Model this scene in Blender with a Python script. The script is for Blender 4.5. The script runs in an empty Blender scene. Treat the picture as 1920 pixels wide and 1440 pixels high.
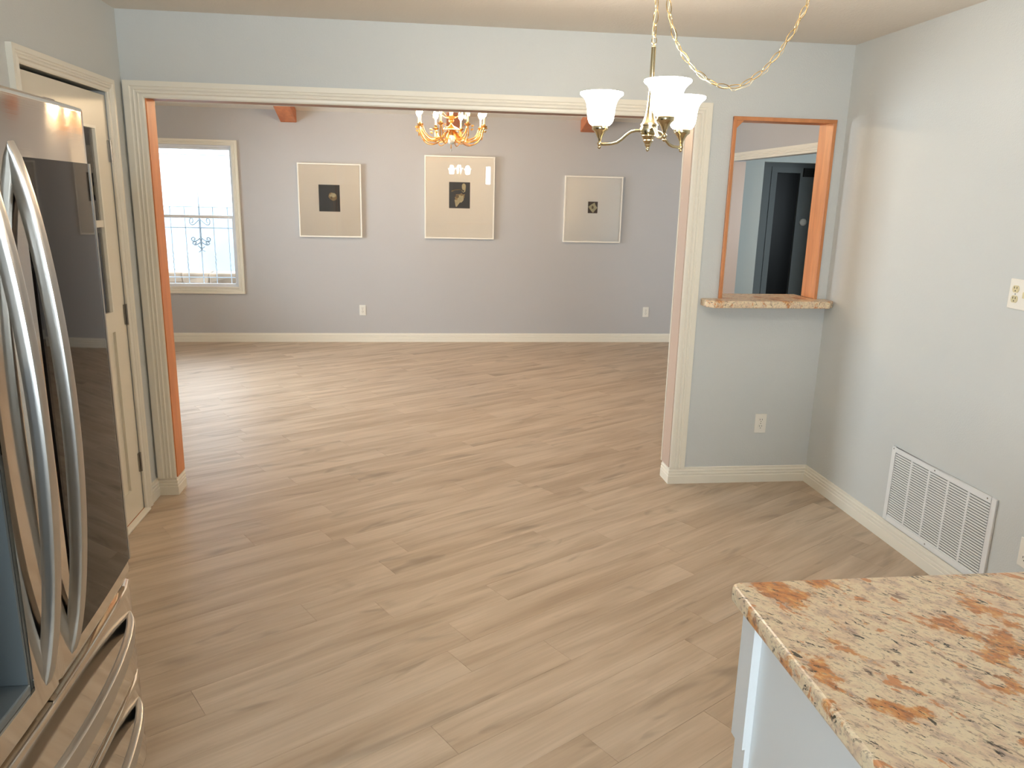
import bpy, bmesh, math, random
from mathutils import Vector, Matrix
random.seed(7)
C = bpy.context.scene.collection
SC = bpy.context.scene
PI = math.pi

# ------------------------------------------------------------------ camera
cam_d = bpy.data.cameras.new('camera'); cam = bpy.data.objects.new('camera', cam_d); C.objects.link(cam)
cam_d.sensor_width = 36; cam_d.lens = 36*1444.92/1920; cam_d.clip_start = 0.05; cam_d.clip_end = 200
F = Vector((0.11976898, 0.96427639, -0.23627617)); RV = Vector((0.99278332, -0.11777737, 0.02257824)); UV = Vector((0.00605632, 0.23727522, 0.97142359))
cam.matrix_world = Matrix(((RV.x, UV.x, -F.x, 0), (RV.y, UV.y, -F.y, 0), (RV.z, UV.z, -F.z, 1.6212), (0, 0, 0, 1)))
SC.camera = cam
# ------------------------------------------------------------------ view, world
SC.view_settings.view_transform = 'Standard'; SC.view_settings.look = 'None'
SC.view_settings.gamma = 1; SC.view_settings.use_curve_mapping = False
SC.view_settings.exposure = 0.67
SC.cycles.max_bounces = 10; SC.cycles.diffuse_bounces = 6; SC.cycles.sample_clamp_indirect = 6.0
W = bpy.data.worlds.new('sky'); SC.world = W; W.use_nodes = True
bg = W.node_tree.nodes['Background']; bg.inputs[0].default_value = (0.80, 0.92, 1.0, 1); bg.inputs[1].default_value = 14.0

def portal(name, loc, rot, sx, sy):
    l = bpy.data.lights.new(name, 'AREA'); l.shape = 'RECTANGLE'; l.size = sx; l.size_y = sy
    l.cycles.is_portal = True
    o = bpy.data.objects.new(name, l); o.location = loc; o.rotation_euler = rot; C.objects.link(o)
portal('window_portal', (-2.36, 8.80, 1.32), (-PI/2, 0, 0), 0.95, 1.55)
portal('window_portal', (-3.72, 6.42, 1.32), (0, -PI/2, 0), 1.55, 2.1)
portal('window_portal', (-0.575, -1.72, 1.575), (PI/2, 0, 0), 1.5, 1.3)
portal('window_portal', (5.2, 5.38, 1.5), (PI/2, 0, 0), 1.0, 1.2)  # portal of the added side-room window

LAMP = 1.0
SHADE_E = 19.0; BULB_W = 5.0; CANDLE_E = 160.0; CANDLE_W = 0.8

def point_light(name, loc, watts, col, rad=0.03):
    l = bpy.data.lights.new(name, 'POINT'); l.energy = watts*LAMP; l.color = col; l.shadow_soft_size = rad
    o = bpy.data.objects.new(name, l); o.location = loc; C.objects.link(o); return o

# ------------------------------------------------------------------ materials
def lin(c):
    return tuple(((v/255)/12.92 if v/255 <= 0.04045 else ((v/255+0.055)/1.055)**2.4) for v in c) + (1,)
M = {}
def mat(name, rgb, rough=0.5, metal=0.0, bump=0.0, bscale=100.0, var=0.0, vscale=3.0, coat=0.0, emis=None, estr=0.0, spec=None, aniso=0.0, brush=0.0):
    m = bpy.data.materials.new(name); m.use_nodes = True; nt = m.node_tree; N = nt.nodes; L = nt.links
    b = N['Principled BSDF']; col = lin(rgb)
    b.inputs['Base Color'].default_value = col; b.inputs['Roughness'].default_value = rough; b.inputs['Metallic'].default_value = metal
    if spec is not None: b.inputs['Specular IOR Level'].default_value = spec
    if coat: b.inputs['Coat Weight'].default_value = coat; b.inputs['Coat Roughness'].default_value = 0.08
    tc = N.new('ShaderNodeTexCoord')
    if var:
        n = N.new('ShaderNodeTexNoise'); n.inputs['Scale'].default_value = vscale; n.inputs['Detail'].default_value = 5
        r = N.new('ShaderNodeValToRGB'); k = 1-var
        r.color_ramp.elements[0].position = 0.3; r.color_ramp.elements[0].color = (col[0]*k, col[1]*k, col[2]*k, 1)
        r.color_ramp.elements[1].position = 0.7; r.color_ramp.elements[1].color = col
        L.new(tc.outputs['Object'], n.inputs['Vector']); L.new(n.outputs['Fac'], r.inputs['Fac']); L.new(r.outputs['Color'], b.inputs['Base Color'])
    if bump:
        n2 = N.new('ShaderNodeTexNoise'); n2.inputs['Scale'].default_value = bscale; n2.inputs['Detail'].default_value = 3
        bp = N.new('ShaderNodeBump'); bp.inputs['Strength'].default_value = bump; bp.inputs['Distance'].default_value = 0.004
        L.new(tc.outputs['Object'], n2.inputs['Vector']); L.new(n2.outputs['Fac'], bp.inputs['Height']); L.new(bp.outputs['Normal'], b.inputs['Normal'])
    if emis:
        b.inputs['Emission Color'].default_value = lin(emis); b.inputs['Emission Strength'].default_value = estr
    if aniso:
        b.inputs['Anisotropic'].default_value = aniso
        t = N.new('ShaderNodeTangent'); t.direction_type = 'UV_MAP'; t.uv_map = 'UVMap'
        L.new(t.outputs['Tangent'], b.inputs['Tangent'])
    if brush:   # horizontal brushing: normals vary only up and down
        mp = N.new('ShaderNodeMapping'); mp.inputs['Scale'].default_value = (1.0, 1.5, 900.0); L.new(tc.outputs['Object'], mp.inputs['Vector'])
        n3 = N.new('ShaderNodeTexNoise'); n3.inputs['Scale'].default_value = 1.0; n3.inputs['Detail'].default_value = 1; L.new(mp.outputs[0], n3.inputs['Vector'])
        b3 = N.new('ShaderNodeBump'); b3.inputs['Strength'].default_value = brush; b3.inputs['Distance'].default_value = 0.0004
        L.new(n3.outputs['Fac'], b3.inputs['Height']); L.new(b3.outputs['Normal'], b.inputs['Normal'])
    M[name] = m; return m

mat('kitchen wall paint', (205, 208, 206), 0.6, bump=0.25, bscale=170, var=0.02, vscale=1.5)
mat('dining wall paint', (187, 186, 186), 0.6, bump=0.2, bscale=170, var=0.02, vscale=1.5)
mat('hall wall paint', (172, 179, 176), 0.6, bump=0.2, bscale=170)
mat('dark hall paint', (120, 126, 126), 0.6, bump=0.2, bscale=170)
mat('ceiling paint', (222, 216, 206), 0.8, bump=0.5, bscale=90, var=0.02)
mat('trim paint', (234, 229, 215), 0.35)
mat('window vinyl', (236, 238, 240), 0.35)
mat('door paint', (226, 219, 202), 0.35, var=0.03, vscale=4)
mat('cabinet paint', (222, 225, 226), 0.35)
mat('white plastic', (236, 232, 222), 0.3)
mat('ivory plastic', (214, 202, 160), 0.35)
mat('slot dark', (40, 38, 34), 0.6)
mat('vent enamel', (232, 234, 234), 0.35)
mat('vent shadow', (140, 144, 146), 0.8)
mat('picture frame white', (240, 235, 224), 0.3)
mat('mat board', (254, 251, 246), 0.7)
mat('print black', (42, 42, 46), 0.45, var=0.1, vscale=8)
mat('print brown', (72, 52, 38), 0.45)
mat('flower cream', (205, 196, 158), 0.5, var=0.25, vscale=30)
mat('flower gold', (168, 142, 96), 0.5, var=0.4, vscale=35)
mat('flower brown', (110, 92, 62), 0.5)  # printed brown of the flower centres
mat('jamb tan paint', (198, 176, 160), 0.4)
mat('hinge metal', (150, 145, 138), 0.3, 0.9)
mat('nickel', (205, 190, 155), 0.16, 1.0)
mat('chain gold', (205, 178, 125), 0.22, 1.0)
mat('brass', (245, 190, 118), 0.3, 1.0)
mat('cord clear gold', (205, 190, 150), 0.3)
mat('candle sleeve', (240, 215, 170), 0.5)
mat('lamp glass lit', (255, 250, 240), 0.3, emis=(255, 243, 228), estr=SHADE_E)
mat('candle bulb lit', (255, 240, 210), 0.3, emis=(255, 222, 175), estr=CANDLE_E)
mat('black gloss glass', (18, 13, 11), 0.03, spec=0.3)
mat('fridge grey', (120, 122, 124), 0.45, 0.2)
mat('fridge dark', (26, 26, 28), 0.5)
mat('stainless', (216, 210, 202), 0.07, 1.0, aniso=1.0, brush=0.07)
mat('handle steel', (190, 188, 184), 0.3, 1.0)
mat('dispenser grey', (120, 128, 132), 0.3, 0.4)
mat('iron', (120, 130, 138), 0.6)
mat('outdoor stone', (98, 84, 70), 0.9, bump=0.8, bscale=9, var=0.5, vscale=5)
mat('pale screen paint', (150, 156, 164), 0.9, bump=0.3, bscale=30, var=0.12, vscale=0.8)
mat('grille screen paint', (104, 114, 124), 0.9, var=0.3, vscale=1.2)
mat('outdoor ground', (120, 112, 98), 0.95, var=0.3, vscale=3)
mat('dark door', (7, 7, 7), 0.3)
mat('shade fabric', (205, 200, 185), 0.8)
mat('subfloor', (70, 56, 42), 0.9)
mat('threshold oak', (170, 95, 45), 0.5)

def glass(name, tint=(1, 1, 1, 1), rough=0.0, ior=1.45, gain=1.0):
    m = bpy.data.materials.new(name); m.use_nodes = True; nt = m.node_tree; N = nt.nodes; L = nt.links
    N.remove(N['Principled BSDF']); out = N['Material Output']
    t = N.new('ShaderNodeBsdfTransparent'); t.inputs[0].default_value = tint
    g = N.new('ShaderNodeBsdfGlossy'); g.inputs['Roughness'].default_value = rough
    f = N.new('ShaderNodeFresnel'); f.inputs[0].default_value = ior
    mx = N.new('ShaderNodeMixShader'); L.new(f.outputs[0], mx.inputs[0]); L.new(t.outputs[0], mx.inputs[1]); L.new(g.outputs[0], mx.inputs[2]); L.new(mx.outputs[0], out.inputs[0])
    M[name] = m
glass('clear glass'); mat('crystal', (215, 218, 212), 0.12, spec=0.9, bump=0.6, bscale=120)

def wood(name, c1, c2, scale=(1.5, 14, 14), rough=0.4, randomize=False, fine=0.35, coat=0.0):
    """grain runs along local x"""
    m = bpy.data.materials.new(name); m.use_nodes = True; nt = m.node_tree; N = nt.nodes; L = nt.links; b = N['Principled BSDF']
    tc = N.new('ShaderNodeTexCoord'); mp = N.new('ShaderNodeMapping'); mp.inputs['Scale'].default_value = scale
    oi = N.new('ShaderNodeObjectInfo'); add = N.new('ShaderNodeVectorMath'); add.operation = 'ADD'
    mul = N.new('ShaderNodeMath'); mul.operation = 'MULTIPLY'; mul.inputs[1].default_value = 37.0
    cb = N.new('ShaderNodeCombineXYZ')
    L.new(oi.outputs['Random'], mul.inputs[0])
    for i in range(3): L.new(mul.outputs[0], cb.inputs[i])
    L.new(tc.outputs['Object'], mp.inputs['Vector']); L.new(mp.outputs[0], add.inputs[0]); L.new(cb.outputs[0], add.inputs[1])
    n1 = N.new('ShaderNodeTexNoise'); n1.inputs['Scale'].default_value = 1.0; n1.inputs['Detail'].default_value = 4; n1.inputs['Distortion'].default_value = 0.6
    L.new(add.outputs[0], n1.inputs['Vector'])
    r1 = N.new('ShaderNodeValToRGB'); r1.color_ramp.elements[0].position = 0.30; r1.color_ramp.elements[1].position = 0.62
    r1.color_ramp.elements[0].color = lin(c2); r1.color_ramp.elements[1].color = lin(c1)
    L.new(n1.outputs['Fac'], r1.inputs['Fac'])
    # fine grain
    mp2 = N.new('ShaderNodeVectorMath'); mp2.operation = 'MULTIPLY'; mp2.inputs[1].default_value = (2.2, 7, 7); L.new(add.outputs[0], mp2.inputs[0])
    n2 = N.new('ShaderNodeTexNoise'); n2.inputs['Scale'].default_value = 1.0; n2.inputs['Detail'].default_value = 6; n2.inputs['Distortion'].default_value = 0.4
    L.new(mp2.outputs[0], n2.inputs['Vector'])
    r2 = N.new('ShaderNodeMapRange'); r2.inputs['From Min'].default_value = 0.3; r2.inputs['From Max'].default_value = 0.7
    r2.inputs['To Min'].default_value = 1-fine*0.5; r2.inputs['To Max'].default_value = 1+fine*0.15; L.new(n2.outputs['Fac'], r2.inputs['Value'])
    mm = N.new('ShaderNodeVectorMath'); mm.operation = 'SCALE'; L.new(r1.outputs['Color'], mm.inputs[0]); L.new(r2.outputs[0], mm.inputs['Scale'])
    last = mm.outputs[0]
    if randomize:
        # small dark knots / mineral streaks and a per-plank tone
        mp3 = N.new('ShaderNodeVectorMath'); mp3.operation = 'MULTIPLY'; mp3.inputs[1].default_value = (1.1, 0.55, 1); L.new(add.outputs[0], mp3.inputs[0])
        n3 = N.new('ShaderNodeTexNoise'); n3.inputs['Scale'].default_value = 1.3; n3.inputs['Detail'].default_value = 2; n3.inputs['Distortion'].default_value = 1.5; L.new(mp3.outputs[0], n3.inputs['Vector'])
        r3 = N.new('ShaderNodeMapRange'); r3.inputs['From Min'].default_value = 0.60; r3.inputs['From Max'].default_value = 0.74
        r3.inputs['To Min'].default_value = 1.0; r3.inputs['To Max'].default_value = 0.75; L.new(n3.outputs['Fac'], r3.inputs['Value'])
        m3 = N.new('ShaderNodeVectorMath'); m3.operation = 'SCALE'; L.new(last, m3.inputs[0]); L.new(r3.outputs[0], m3.inputs['Scale'])
        wn = N.new('ShaderNodeTexWhiteNoise'); wn.noise_dimensions = '1D'; L.new(mul.outputs[0], wn.inputs['W'])
        r4 = N.new('ShaderNodeMapRange'); r4.inputs['To Min'].default_value = 0.955; r4.inputs['To Max'].default_value = 1.03; L.new(wn.outputs['Value'], r4.inputs['Value'])
        m4 = N.new('ShaderNodeVectorMath'); m4.operation = 'SCALE'; L.new(m3.outputs[0], m4.inputs[0]); L.new(r4.outputs[0], m4.inputs['Scale'])
        last = m4.outputs[0]
        bp = N.new('ShaderNodeBump'); bp.inputs['Strength'].default_value = 0.12; bp.inputs['Distance'].default_value = 0.002
        L.new(n2.outputs['Fac'], bp.inputs['Height']); L.new(bp.outputs[0], b.inputs['Normal'])
    L.new(last, b.inputs['Base Color']); b.inputs['Roughness'].default_value = rough
    if randomize: b.inputs['Specular IOR Level'].default_value = 0.3
    if coat: b.inputs['Coat Weight'].default_value = coat
    M[name] = m
wood('plank wood', (202, 183, 161), (176, 155, 132), (1.3, 10, 10), 0.44, True, 0.20)
wood('orange wood', (214, 146, 96), (198, 126, 76), (9, 9, 1.0), 0.35, False, 0.3)
wood('orange wood flat', (214, 146, 96), (196, 124, 74), (1.0, 12, 12), 0.35, False, 0.3)
wood('head wood', (168, 122, 94), (150, 106, 80), (1.0, 12, 12), 0.45, False, 0.3)
wood('jamb wood', (230, 148, 90), (214, 128, 72), (9, 9, 1.0), 0.4, False, 0.2)
wood('beam wood', (208, 126, 78), (184, 100, 58), (10, 1.0, 10), 0.45, False, 0.3)

def granite():
    m = bpy.data.materials.new('granite'); m.use_nodes = True; nt = m.node_tree; N = nt.nodes; L = nt.links; b = N['Principled BSDF']
    tc = N.new('ShaderNodeTexCoord')
    rot = N.new('ShaderNodeMapping'); rot.inputs['Rotation'].default_value = (0, 0, math.radians(54)); L.new(tc.outputs['Object'], rot.inputs['Vector'])
    def noise(scale, stretch=(1, 1, 1), det=4, dist=0.0, rough=0.55):
        v = N.new('ShaderNodeVectorMath'); v.operation = 'MULTIPLY'; v.inputs[1].default_value = stretch; L.new(rot.outputs[0], v.inputs[0])
        n = N.new('ShaderNodeTexNoise'); n.inputs['Scale'].default_value = scale; n.inputs['Detail'].default_value = det; n.inputs['Distortion'].default_value = dist; n.inputs['Roughness'].default_value = rough
        L.new(v.outputs[0], n.inputs['Vector']); return n
    def ramp(n, stops):
        r = N.new('ShaderNodeValToRGB'); e = r.color_ramp.elements
        while len(e) < len(stops): e.new(0.5)
        for el, (p, c) in zip(e, stops): el.position = p; el.color = c
        L.new(n.outputs['Fac'], r.inputs['Fac']); return r
    def mix(fac, a, c):
        x = N.new('ShaderNodeMix'); x.data_type = 'RGBA'; L.new(fac, x.inputs[0])
        L.new(a, x.inputs[6])
        if isinstance(c, tuple): x.inputs[7].default_value = c
        else: L.new(c, x.inputs[7])
        return x.outputs[2]
    W1 = (1, 1, 1, 1); K = (0, 0, 0, 1)
    base = ramp(noise(34, (0.8, 1.25, 1), 8, 0.5, 0.65), [(0.32, lin((186, 162, 146))), (0.44, lin((222, 196, 166))), (0.56, lin((234, 216, 182))), (0.72, lin((220, 196, 174)))]).outputs[0]
    o1 = ramp(noise(6.5, (0.9, 1.2, 1), 8, 0.2, 0.66), [(0.55, K), (0.585, W1)])
    ocol = ramp(noise(48, (0.7, 1.3, 1), 7, 0.5, 0.6), [(0.34, lin((146, 98, 66))), (0.44, lin((196, 128, 76))), (0.56, lin((214, 150, 90))), (0.66, lin((226, 186, 128)))]).outputs[0]
    c = mix(o1.outputs[0], base, ocol)
    o2 = ramp(noise(21, (0.75, 1.4, 1), 6, 0.3, 0.6), [(0.60, K), (0.63, W1)])
    c = mix(o2.outputs[0], c, lin((210, 146, 98)))
    o3 = ramp(noise(33, (0.7, 1.5, 1), 6, 0.3, 0.6), [(0.62, K), (0.66, (0.85, 0.85, 0.85, 1))])
    c = mix(o3.outputs[0], c, lin((144, 112, 94)))
    o4 = ramp(noise(130, (0.7, 1.4, 1), 4, 0.3, 0.6), [(0.56, K), (0.64, (0.65, 0.65, 0.65, 1))])
    c = mix(o4.outputs[0], c, lin((156, 136, 118)))
    zone = ramp(noise(11, (1, 1, 1), 3), [(0.38, K), (0.50, W1)])
    o5 = ramp(noise(58, (0.55, 1.7, 1), 7, 0.8, 0.72), [(0.588, K), (0.61, W1)])
    m5 = N.new('ShaderNodeMath'); m5.operation = 'MULTIPLY'; L.new(o5.outputs[0], m5.inputs[0]); L.new(zone.outputs[0], m5.inputs[1])
    c = mix(m5.outputs[0], c, lin((58, 54, 46)))
    o7 = ramp(noise(36, (0.6, 1.6, 1), 7, 0.7, 0.7), [(0.625, K), (0.64, W1)])
    c = mix(o7.outputs[0], c, lin((74, 66, 54)))
    v = noise(8, (0.45, 2.0, 1), 6, 0.6, 0.68)
    o6 = ramp(v, [(0.494, K), (0.50, (0.8, 0.8, 0.8, 1)), (0.506, K)])
    g = ramp(noise(14, (1, 1, 1), 3), [(0.54, K), (0.60, W1)])
    mu = N.new('ShaderNodeMath'); mu.operation = 'MULTIPLY'; L.new(o6.outputs[0], mu.inputs[0]); L.new(g.outputs[0], mu.inputs[1])
    c = mix(mu.outputs[0], c, lin((84, 74, 56)))
    L.new(c, b.inputs['Base Color']); b.inputs['Roughness'].default_value = 0.3
    M['granite'] = m
granite()

# ------------------------------------------------------------------ mesh helpers
class MB:
    def __init__(s): s.v = []; s.f = []
    def add(s, vs, fs):
        o = len(s.v); s.v += [tuple(v) for v in vs]; s.f += [tuple(i+o for i in f) for f in fs]; return s
    def box(s, x0, y0, z0, x1, y1, z1):
        return s.add([(x0,y0,z0),(x1,y0,z0),(x1,y1,z0),(x0,y1,z0),(x0,y0,z1),(x1,y0,z1),(x1,y1,z1),(x0,y1,z1)],
                     [(0,3,2,1),(4,5,6,7),(0,1,5,4),(1,2,6,5),(2,3,7,6),(3,0,4,7)])
    def tube(s, pts, r, n=8, closed=False, caps=True):
        pts = [Vector(p) for p in pts]; m = len(pts); rr = r if isinstance(r, (list, tuple)) else [r]*m
        up = Vector((0.13, 0.21, 0.97)); vs = []; prev = None
        for i, p in enumerate(pts):
            if closed: t = pts[(i+1) % m]-pts[i-1]
            else: t = pts[min(i+1, m-1)]-pts[max(i-1, 0)]
            t.normalize()
            if prev is None:
                a = t.cross(up)
                if a.length < 0.1: a = t.cross(Vector((1, 0, 0)))
            else:
                a = prev - t*prev.dot(t)
                if a.length < 1e-5: a = t.cross(up)
            a.normalize(); prev = a; b = t.cross(a)
            for k in range(n):
                an = 2*PI*k/n; vs.append(p+(a*math.cos(an)+b*math.sin(an))*rr[i])
        fs = []
        for i in range(m if closed else m-1):
            j = (i+1) % m
            for k in range(n): fs.append((i*n+k, i*n+(k+1) % n, j*n+(k+1) % n, j*n+k))
        if not closed and caps: fs.append(tuple(range(n-1, -1, -1))); fs.append(tuple((m-1)*n+k for k in range(n)))
        return s.add(vs, fs)
    def lathe(s, prof, n=24, c=(0, 0, 0)):
        """prof list of (r,z)"""
        vs = []
        for r, z in prof:
            for k in range(n): a = 2*PI*k/n; vs.append((c[0]+r*math.cos(a), c[1]+r*math.sin(a), c[2]+z))
        fs = []
        for i in range(len(prof)-1):
            for k in range(n): fs.append((i*n+k, i*n+(k+1) % n, (i+1)*n+(k+1) % n, (i+1)*n+k))
        if prof[0][0] > 1e-4: fs.append(tuple(range(n-1, -1, -1)))
        if prof[-1][0] > 1e-4: fs.append(tuple((len(prof)-1)*n+k for k in range(n)))
        return s.add(vs, fs)
    def loft(s, rings, caps=True):
        n = len(rings[0]); vs = [p for r in rings for p in r]; fs = []
        for i in range(len(rings)-1):
            for k in range(n): fs.append((i*n+k, i*n+(k+1) % n, (i+1)*n+(k+1) % n, (i+1)*n+k))
        if caps: fs.append(tuple(range(n-1, -1, -1))); fs.append(tuple((len(rings)-1)*n+k for k in range(n)))
        return s.add(vs, fs)
    def mesh(s, name, m, smooth=False, uv=False):
        me = bpy.data.meshes.new(name); me.from_pydata(s.v, [], s.f); me.update()
        bm = bmesh.new(); bm.from_mesh(me); bmesh.ops.remove_doubles(bm, verts=bm.verts, dist=1e-6); bmesh.ops.recalc_face_normals(bm, faces=bm.faces); bm.to_mesh(me); bm.free()
        me.materials.append(M[m])
        if smooth:
            for p in me.polygons: p.use_smooth = True
            try: me.set_sharp_from_angle(angle=math.radians(40))
            except Exception: pass
        if uv:
            u = me.uv_layers.new(name='UVMap')
            for l in me.loops:
                co = me.vertices[l.vertex_index].co; u.data[l.index].uv = (co.z+0.1*co.x, co.y+0.3*co.x)
        return me
    def build(s, name, m, parent=None, smooth=False, bevel=0.0, uv=False, seg=2):
        o = bpy.data.objects.new(name, s.mesh(name, m, smooth, uv)); C.objects.link(o)
        if parent: o.parent = parent
        if bevel:
            b = o.modifiers.new('bevel', 'BEVEL'); b.width = bevel; b.segments = seg; b.limit_method = 'ANGLE'
        return o
def B(*a): return MB().box(*a)
def tag(o, label=None, cat=None, group=None, kind=None):
    if label: o['label'] = label
    if cat: o['category'] = cat
    if group: o['group'] = group
    if kind: o['kind'] = kind
    return o
def struct(o, label=None, cat=None):
    return tag(o, label, cat, kind='structure')
def empty(name, loc=(0, 0, 0), rz=0):
    o = bpy.data.objects.new(name, None); o.location = loc; o.rotation_euler = (0, 0, rz); o.empty_display_size = 0.1; C.objects.link(o); return o
def wall_cut(axis, pos0, pos1, u0, u1, z0, z1, holes):
    """wall slab with rectangular holes; axis='y' -> slab between y=pos0..pos1, u is x."""
    mb = MB(); us = sorted({u0, u1, *[h[0] for h in holes], *[h[1] for h in holes]}); zs = sorted({z0, z1, *[h[2] for h in holes], *[h[3] for h in holes]})
    # build as grid cells merged per column: only outer faces
    cells = {}
    for i in range(len(us)-1):
        for j in range(len(zs)-1):
            cu = (us[i]+us[i+1])/2; cz = (zs[j]+zs[j+1])/2
            cells[i, j] = not any(h[0] < cu < h[1] and h[2] < cz < h[3] for h in holes)
    def P(u, p, z): return (u, p, z) if axis == 'y' else (p, u, z)
    for (i, j), s in cells.items():
        if not s: continue
        a, b_, c, d = us[i], us[i+1], zs[j], zs[j+1]
        for p in (pos0, pos1): mb.add([P(a, p, c), P(b_, p, c), P(b_, p, d), P(a, p, d)], [(0, 1, 2, 3)])
        if not cells.get((i-1, j)): mb.add([P(a, pos0, c), P(a, pos1, c), P(a, pos1, d), P(a, pos0, d)], [(0, 1, 2, 3)])
        if not cells.get((i+1, j)): mb.add([P(b_, pos0, c), P(b_, pos1, c), P(b_, pos1, d), P(b_, pos0, d)], [(0, 1, 2, 3)])
        if not cells.get((i, j-1)): mb.add([P(a, pos0, c), P(b_, pos0, c), P(b_, pos1, c), P(a, pos1, c)], [(0, 1, 2, 3)])
        if not cells.get((i, j+1)): mb.add([P(a, pos0, d), P(b_, pos0, d), P(b_, pos1, d), P(a, pos1, d)], [(0, 1, 2, 3)])
    return mb

# ------------------------------------------------------------------ room numbers
L_, R_, D1, D1b, D2, H = -1.415, 2.304, 4.139, 4.270, 8.655, 2.44
YR = -1.60                 # rear kitchen wall
OL, OR_, OT = -1.318, 1.462, 2.058   # big opening
DL, DR = -3.60, 3.36       # dining side walls

# ------------------------------------------------------------------ floor
fl = B(-3.7, -1.75, -0.12, 6.15, 9.8, -0.006).build('floor', 'subfloor'); struct(fl, 'pale tan wood-look plank floor laid on the diagonal', 'floor')
ANG = math.radians(31.5); PW = 0.156; PL = 1.22; GAP = 0.0003
ux = Vector((math.cos(ANG), math.sin(ANG))); vx = Vector((-math.sin(ANG), math.cos(ANG)))
O0 = Vector((0.097, 2.516))
def clip(poly, a, b, c):   # keep a*x+b*y<=c
    out = []
    for i in range(len(poly)):
        p, q = poly[i], poly[(i+1) % len(poly)]; dp = a*p[0]+b*p[1]-c; dq = a*q[0]+b*q[1]-c
        if dp <= 0: out.append(p)
        if dp*dq < 0: t = dp/(dp-dq); out.append((p[0]+(q[0]-p[0])*t, p[1]+(q[1]-p[1])*t))
    return out
def cliprect(poly, x0, y0, x1, y1):
    for a in ((-1, 0, -x0), (1, 0, x1), (0, -1, -y0), (0, 1, y1)):
        poly = clip(poly, *a)
        if len(poly) < 3: return []
    return poly
def area(p): return abs(sum(p[i][0]*p[(i+1) % len(p)][1]-p[(i+1) % len(p)][0]*p[i][1] for i in range(len(p))))/2
full_mesh = None; rest = MB(); planks = []
rnd = random.Random(11)
for j in range(-60, 61):
    off = 0.0 if j == 0 else rnd.uniform(0, PL)
    for i in range(-9, 10):
        u0 = off+i*PL; quad = []
        for (du, dv) in ((GAP, GAP), (PL-GAP, GAP), (PL-GAP, PW-GAP), (GAP, PW-GAP)):
            p = O0+ux*(u0+du)+vx*(j*PW+dv-PW); quad.append((p.x, p.y))
        ymin = min(q[1] for q in quad); ymax = max(q[1] for q in quad)
        if ymax < D1b: poly = cliprect(quad, -1.66, YR, R_+0.02, D1b)
        elif ymin > D1: poly = cliprect(quad, DL-0.02, D1, 6.0, 9.6)
        else:
            # crosses the doorway line: stays whole where the opening is, otherwise cut at the wall
            poly = cliprect(quad, DL-0.02, YR, 6.0, 9.6)
            pk = cliprect(quad, L_, YR, R_+0.02, D1b)
            inop = cliprect(quad, OL+0.02, D1, OR_-0.02, D1b)
            if not inop:
                a = pk; b2 = cliprect(quad, DL-0.02, D1, 6.0, 9.6)
                poly = a if area(a or [(0,0)]*3) > 0.002 else b2
                if area(a or [(0,0)]*3) > 0.002 and area(b2 or [(0,0)]*3) > 0.002: planks.append((b2, u0, j))
            else:
                poly = clip(quad, 1, 0, R_+0.02) if min(q[0] for q in quad) < R_ else quad
        if poly and len(poly) > 2 and area(poly) > 0.002: planks.append((poly, u0, j))
def prism_local(poly, u0, j):
    org = O0+ux*u0+vx*(j*PW-PW); pts = [((Vector(p)-org).dot(ux), (Vector(p)-org).dot(vx)) for p in poly]; return org, pts
vis = []
for poly, u0, j in planks:
    cx = sum(p[0] for p in poly)/len(poly); cy = sum(p[1] for p in poly)/len(poly)
    seen = (max(p[1] for p in poly) > 1.75 and cx < 3.5 and not (cx < -2.9) and min(p[1] for p in poly) < D2)
    if cy < D1 and (cx < -1.3 or cx > R_): seen = seen and cx > -1.45 and cx < R_+0.1
    if cy > D1 and cx < -1.3-(cy-D1)*0.38: seen = False
    if cy > D1b and cx > 1.5+(cy-D1)*0.40: seen = False
    vis.append(seen)
order = [k for k in range(len(planks)) if vis[k]]
order.sort(key=lambda k: sum(p[1] for p in planks[k][0])/len(planks[k][0]))
keep = set(order[:300])
for k, (poly, u0, j) in enumerate(planks):
    org, pts = prism_local(poly, u0, j); n = len(pts)
    if k in keep:
        isfull = n == 4 and abs(area(poly)-(PL-2*GAP)*(PW-2*GAP)) < 1e-5
        if isfull and full_mesh: me = full_mesh
        else:
            mb = MB(); e = 0.0004
            cx = sum(p[0] for p in pts)/n; cy = sum(p[1] for p in pts)/n
            def inset(p): return (p[0]+(e if p[0] < cx else -e), p[1]+(e if p[1] < cy else -e))
            mb.add([(p[0], p[1], -0.006) for p in pts]+[(p[0], p[1], -0.0005) for p in pts]+[(*inset(p), 0.0) for p in pts],
                   [tuple(range(n-1, -1, -1)), tuple(2*n+q for q in range(n))]+[(q, (q+1) % n, n+(q+1) % n, n+q) for q in range(n)]+[(n+q, n+(q+1) % n, 2*n+(q+1) % n, 2*n+q) for q in range(n)])
            me = mb.mesh('plank', 'plank wood')
            if isfull: full_mesh = me
        o = bpy.data.objects.new('plank', me); C.objects.link(o); o.parent = fl; o.location = (org.x, org.y, 0); o.rotation_euler = (0, 0, ANG)
    else:
        o2 = O0; q2 = [((Vector(p)-o2).dot(ux), (Vector(p)-o2).dot(vx)) for p in poly]
        rest.add([(p[0], p[1], -0.006) for p in q2]+[(p[0], p[1], 0) for p in q2], [tuple(range(n-1, -1, -1)), tuple(n+q for q in range(n))]+[(q, (q+1) % n, n+(q+1) % n, n+q) for q in range(n)])
o = rest.build('plank_field', 'plank wood', fl); o.location = (O0.x, O0.y, 0); o.rotation_euler = (0, 0, ANG); o['kind'] = 'stuff'

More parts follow.
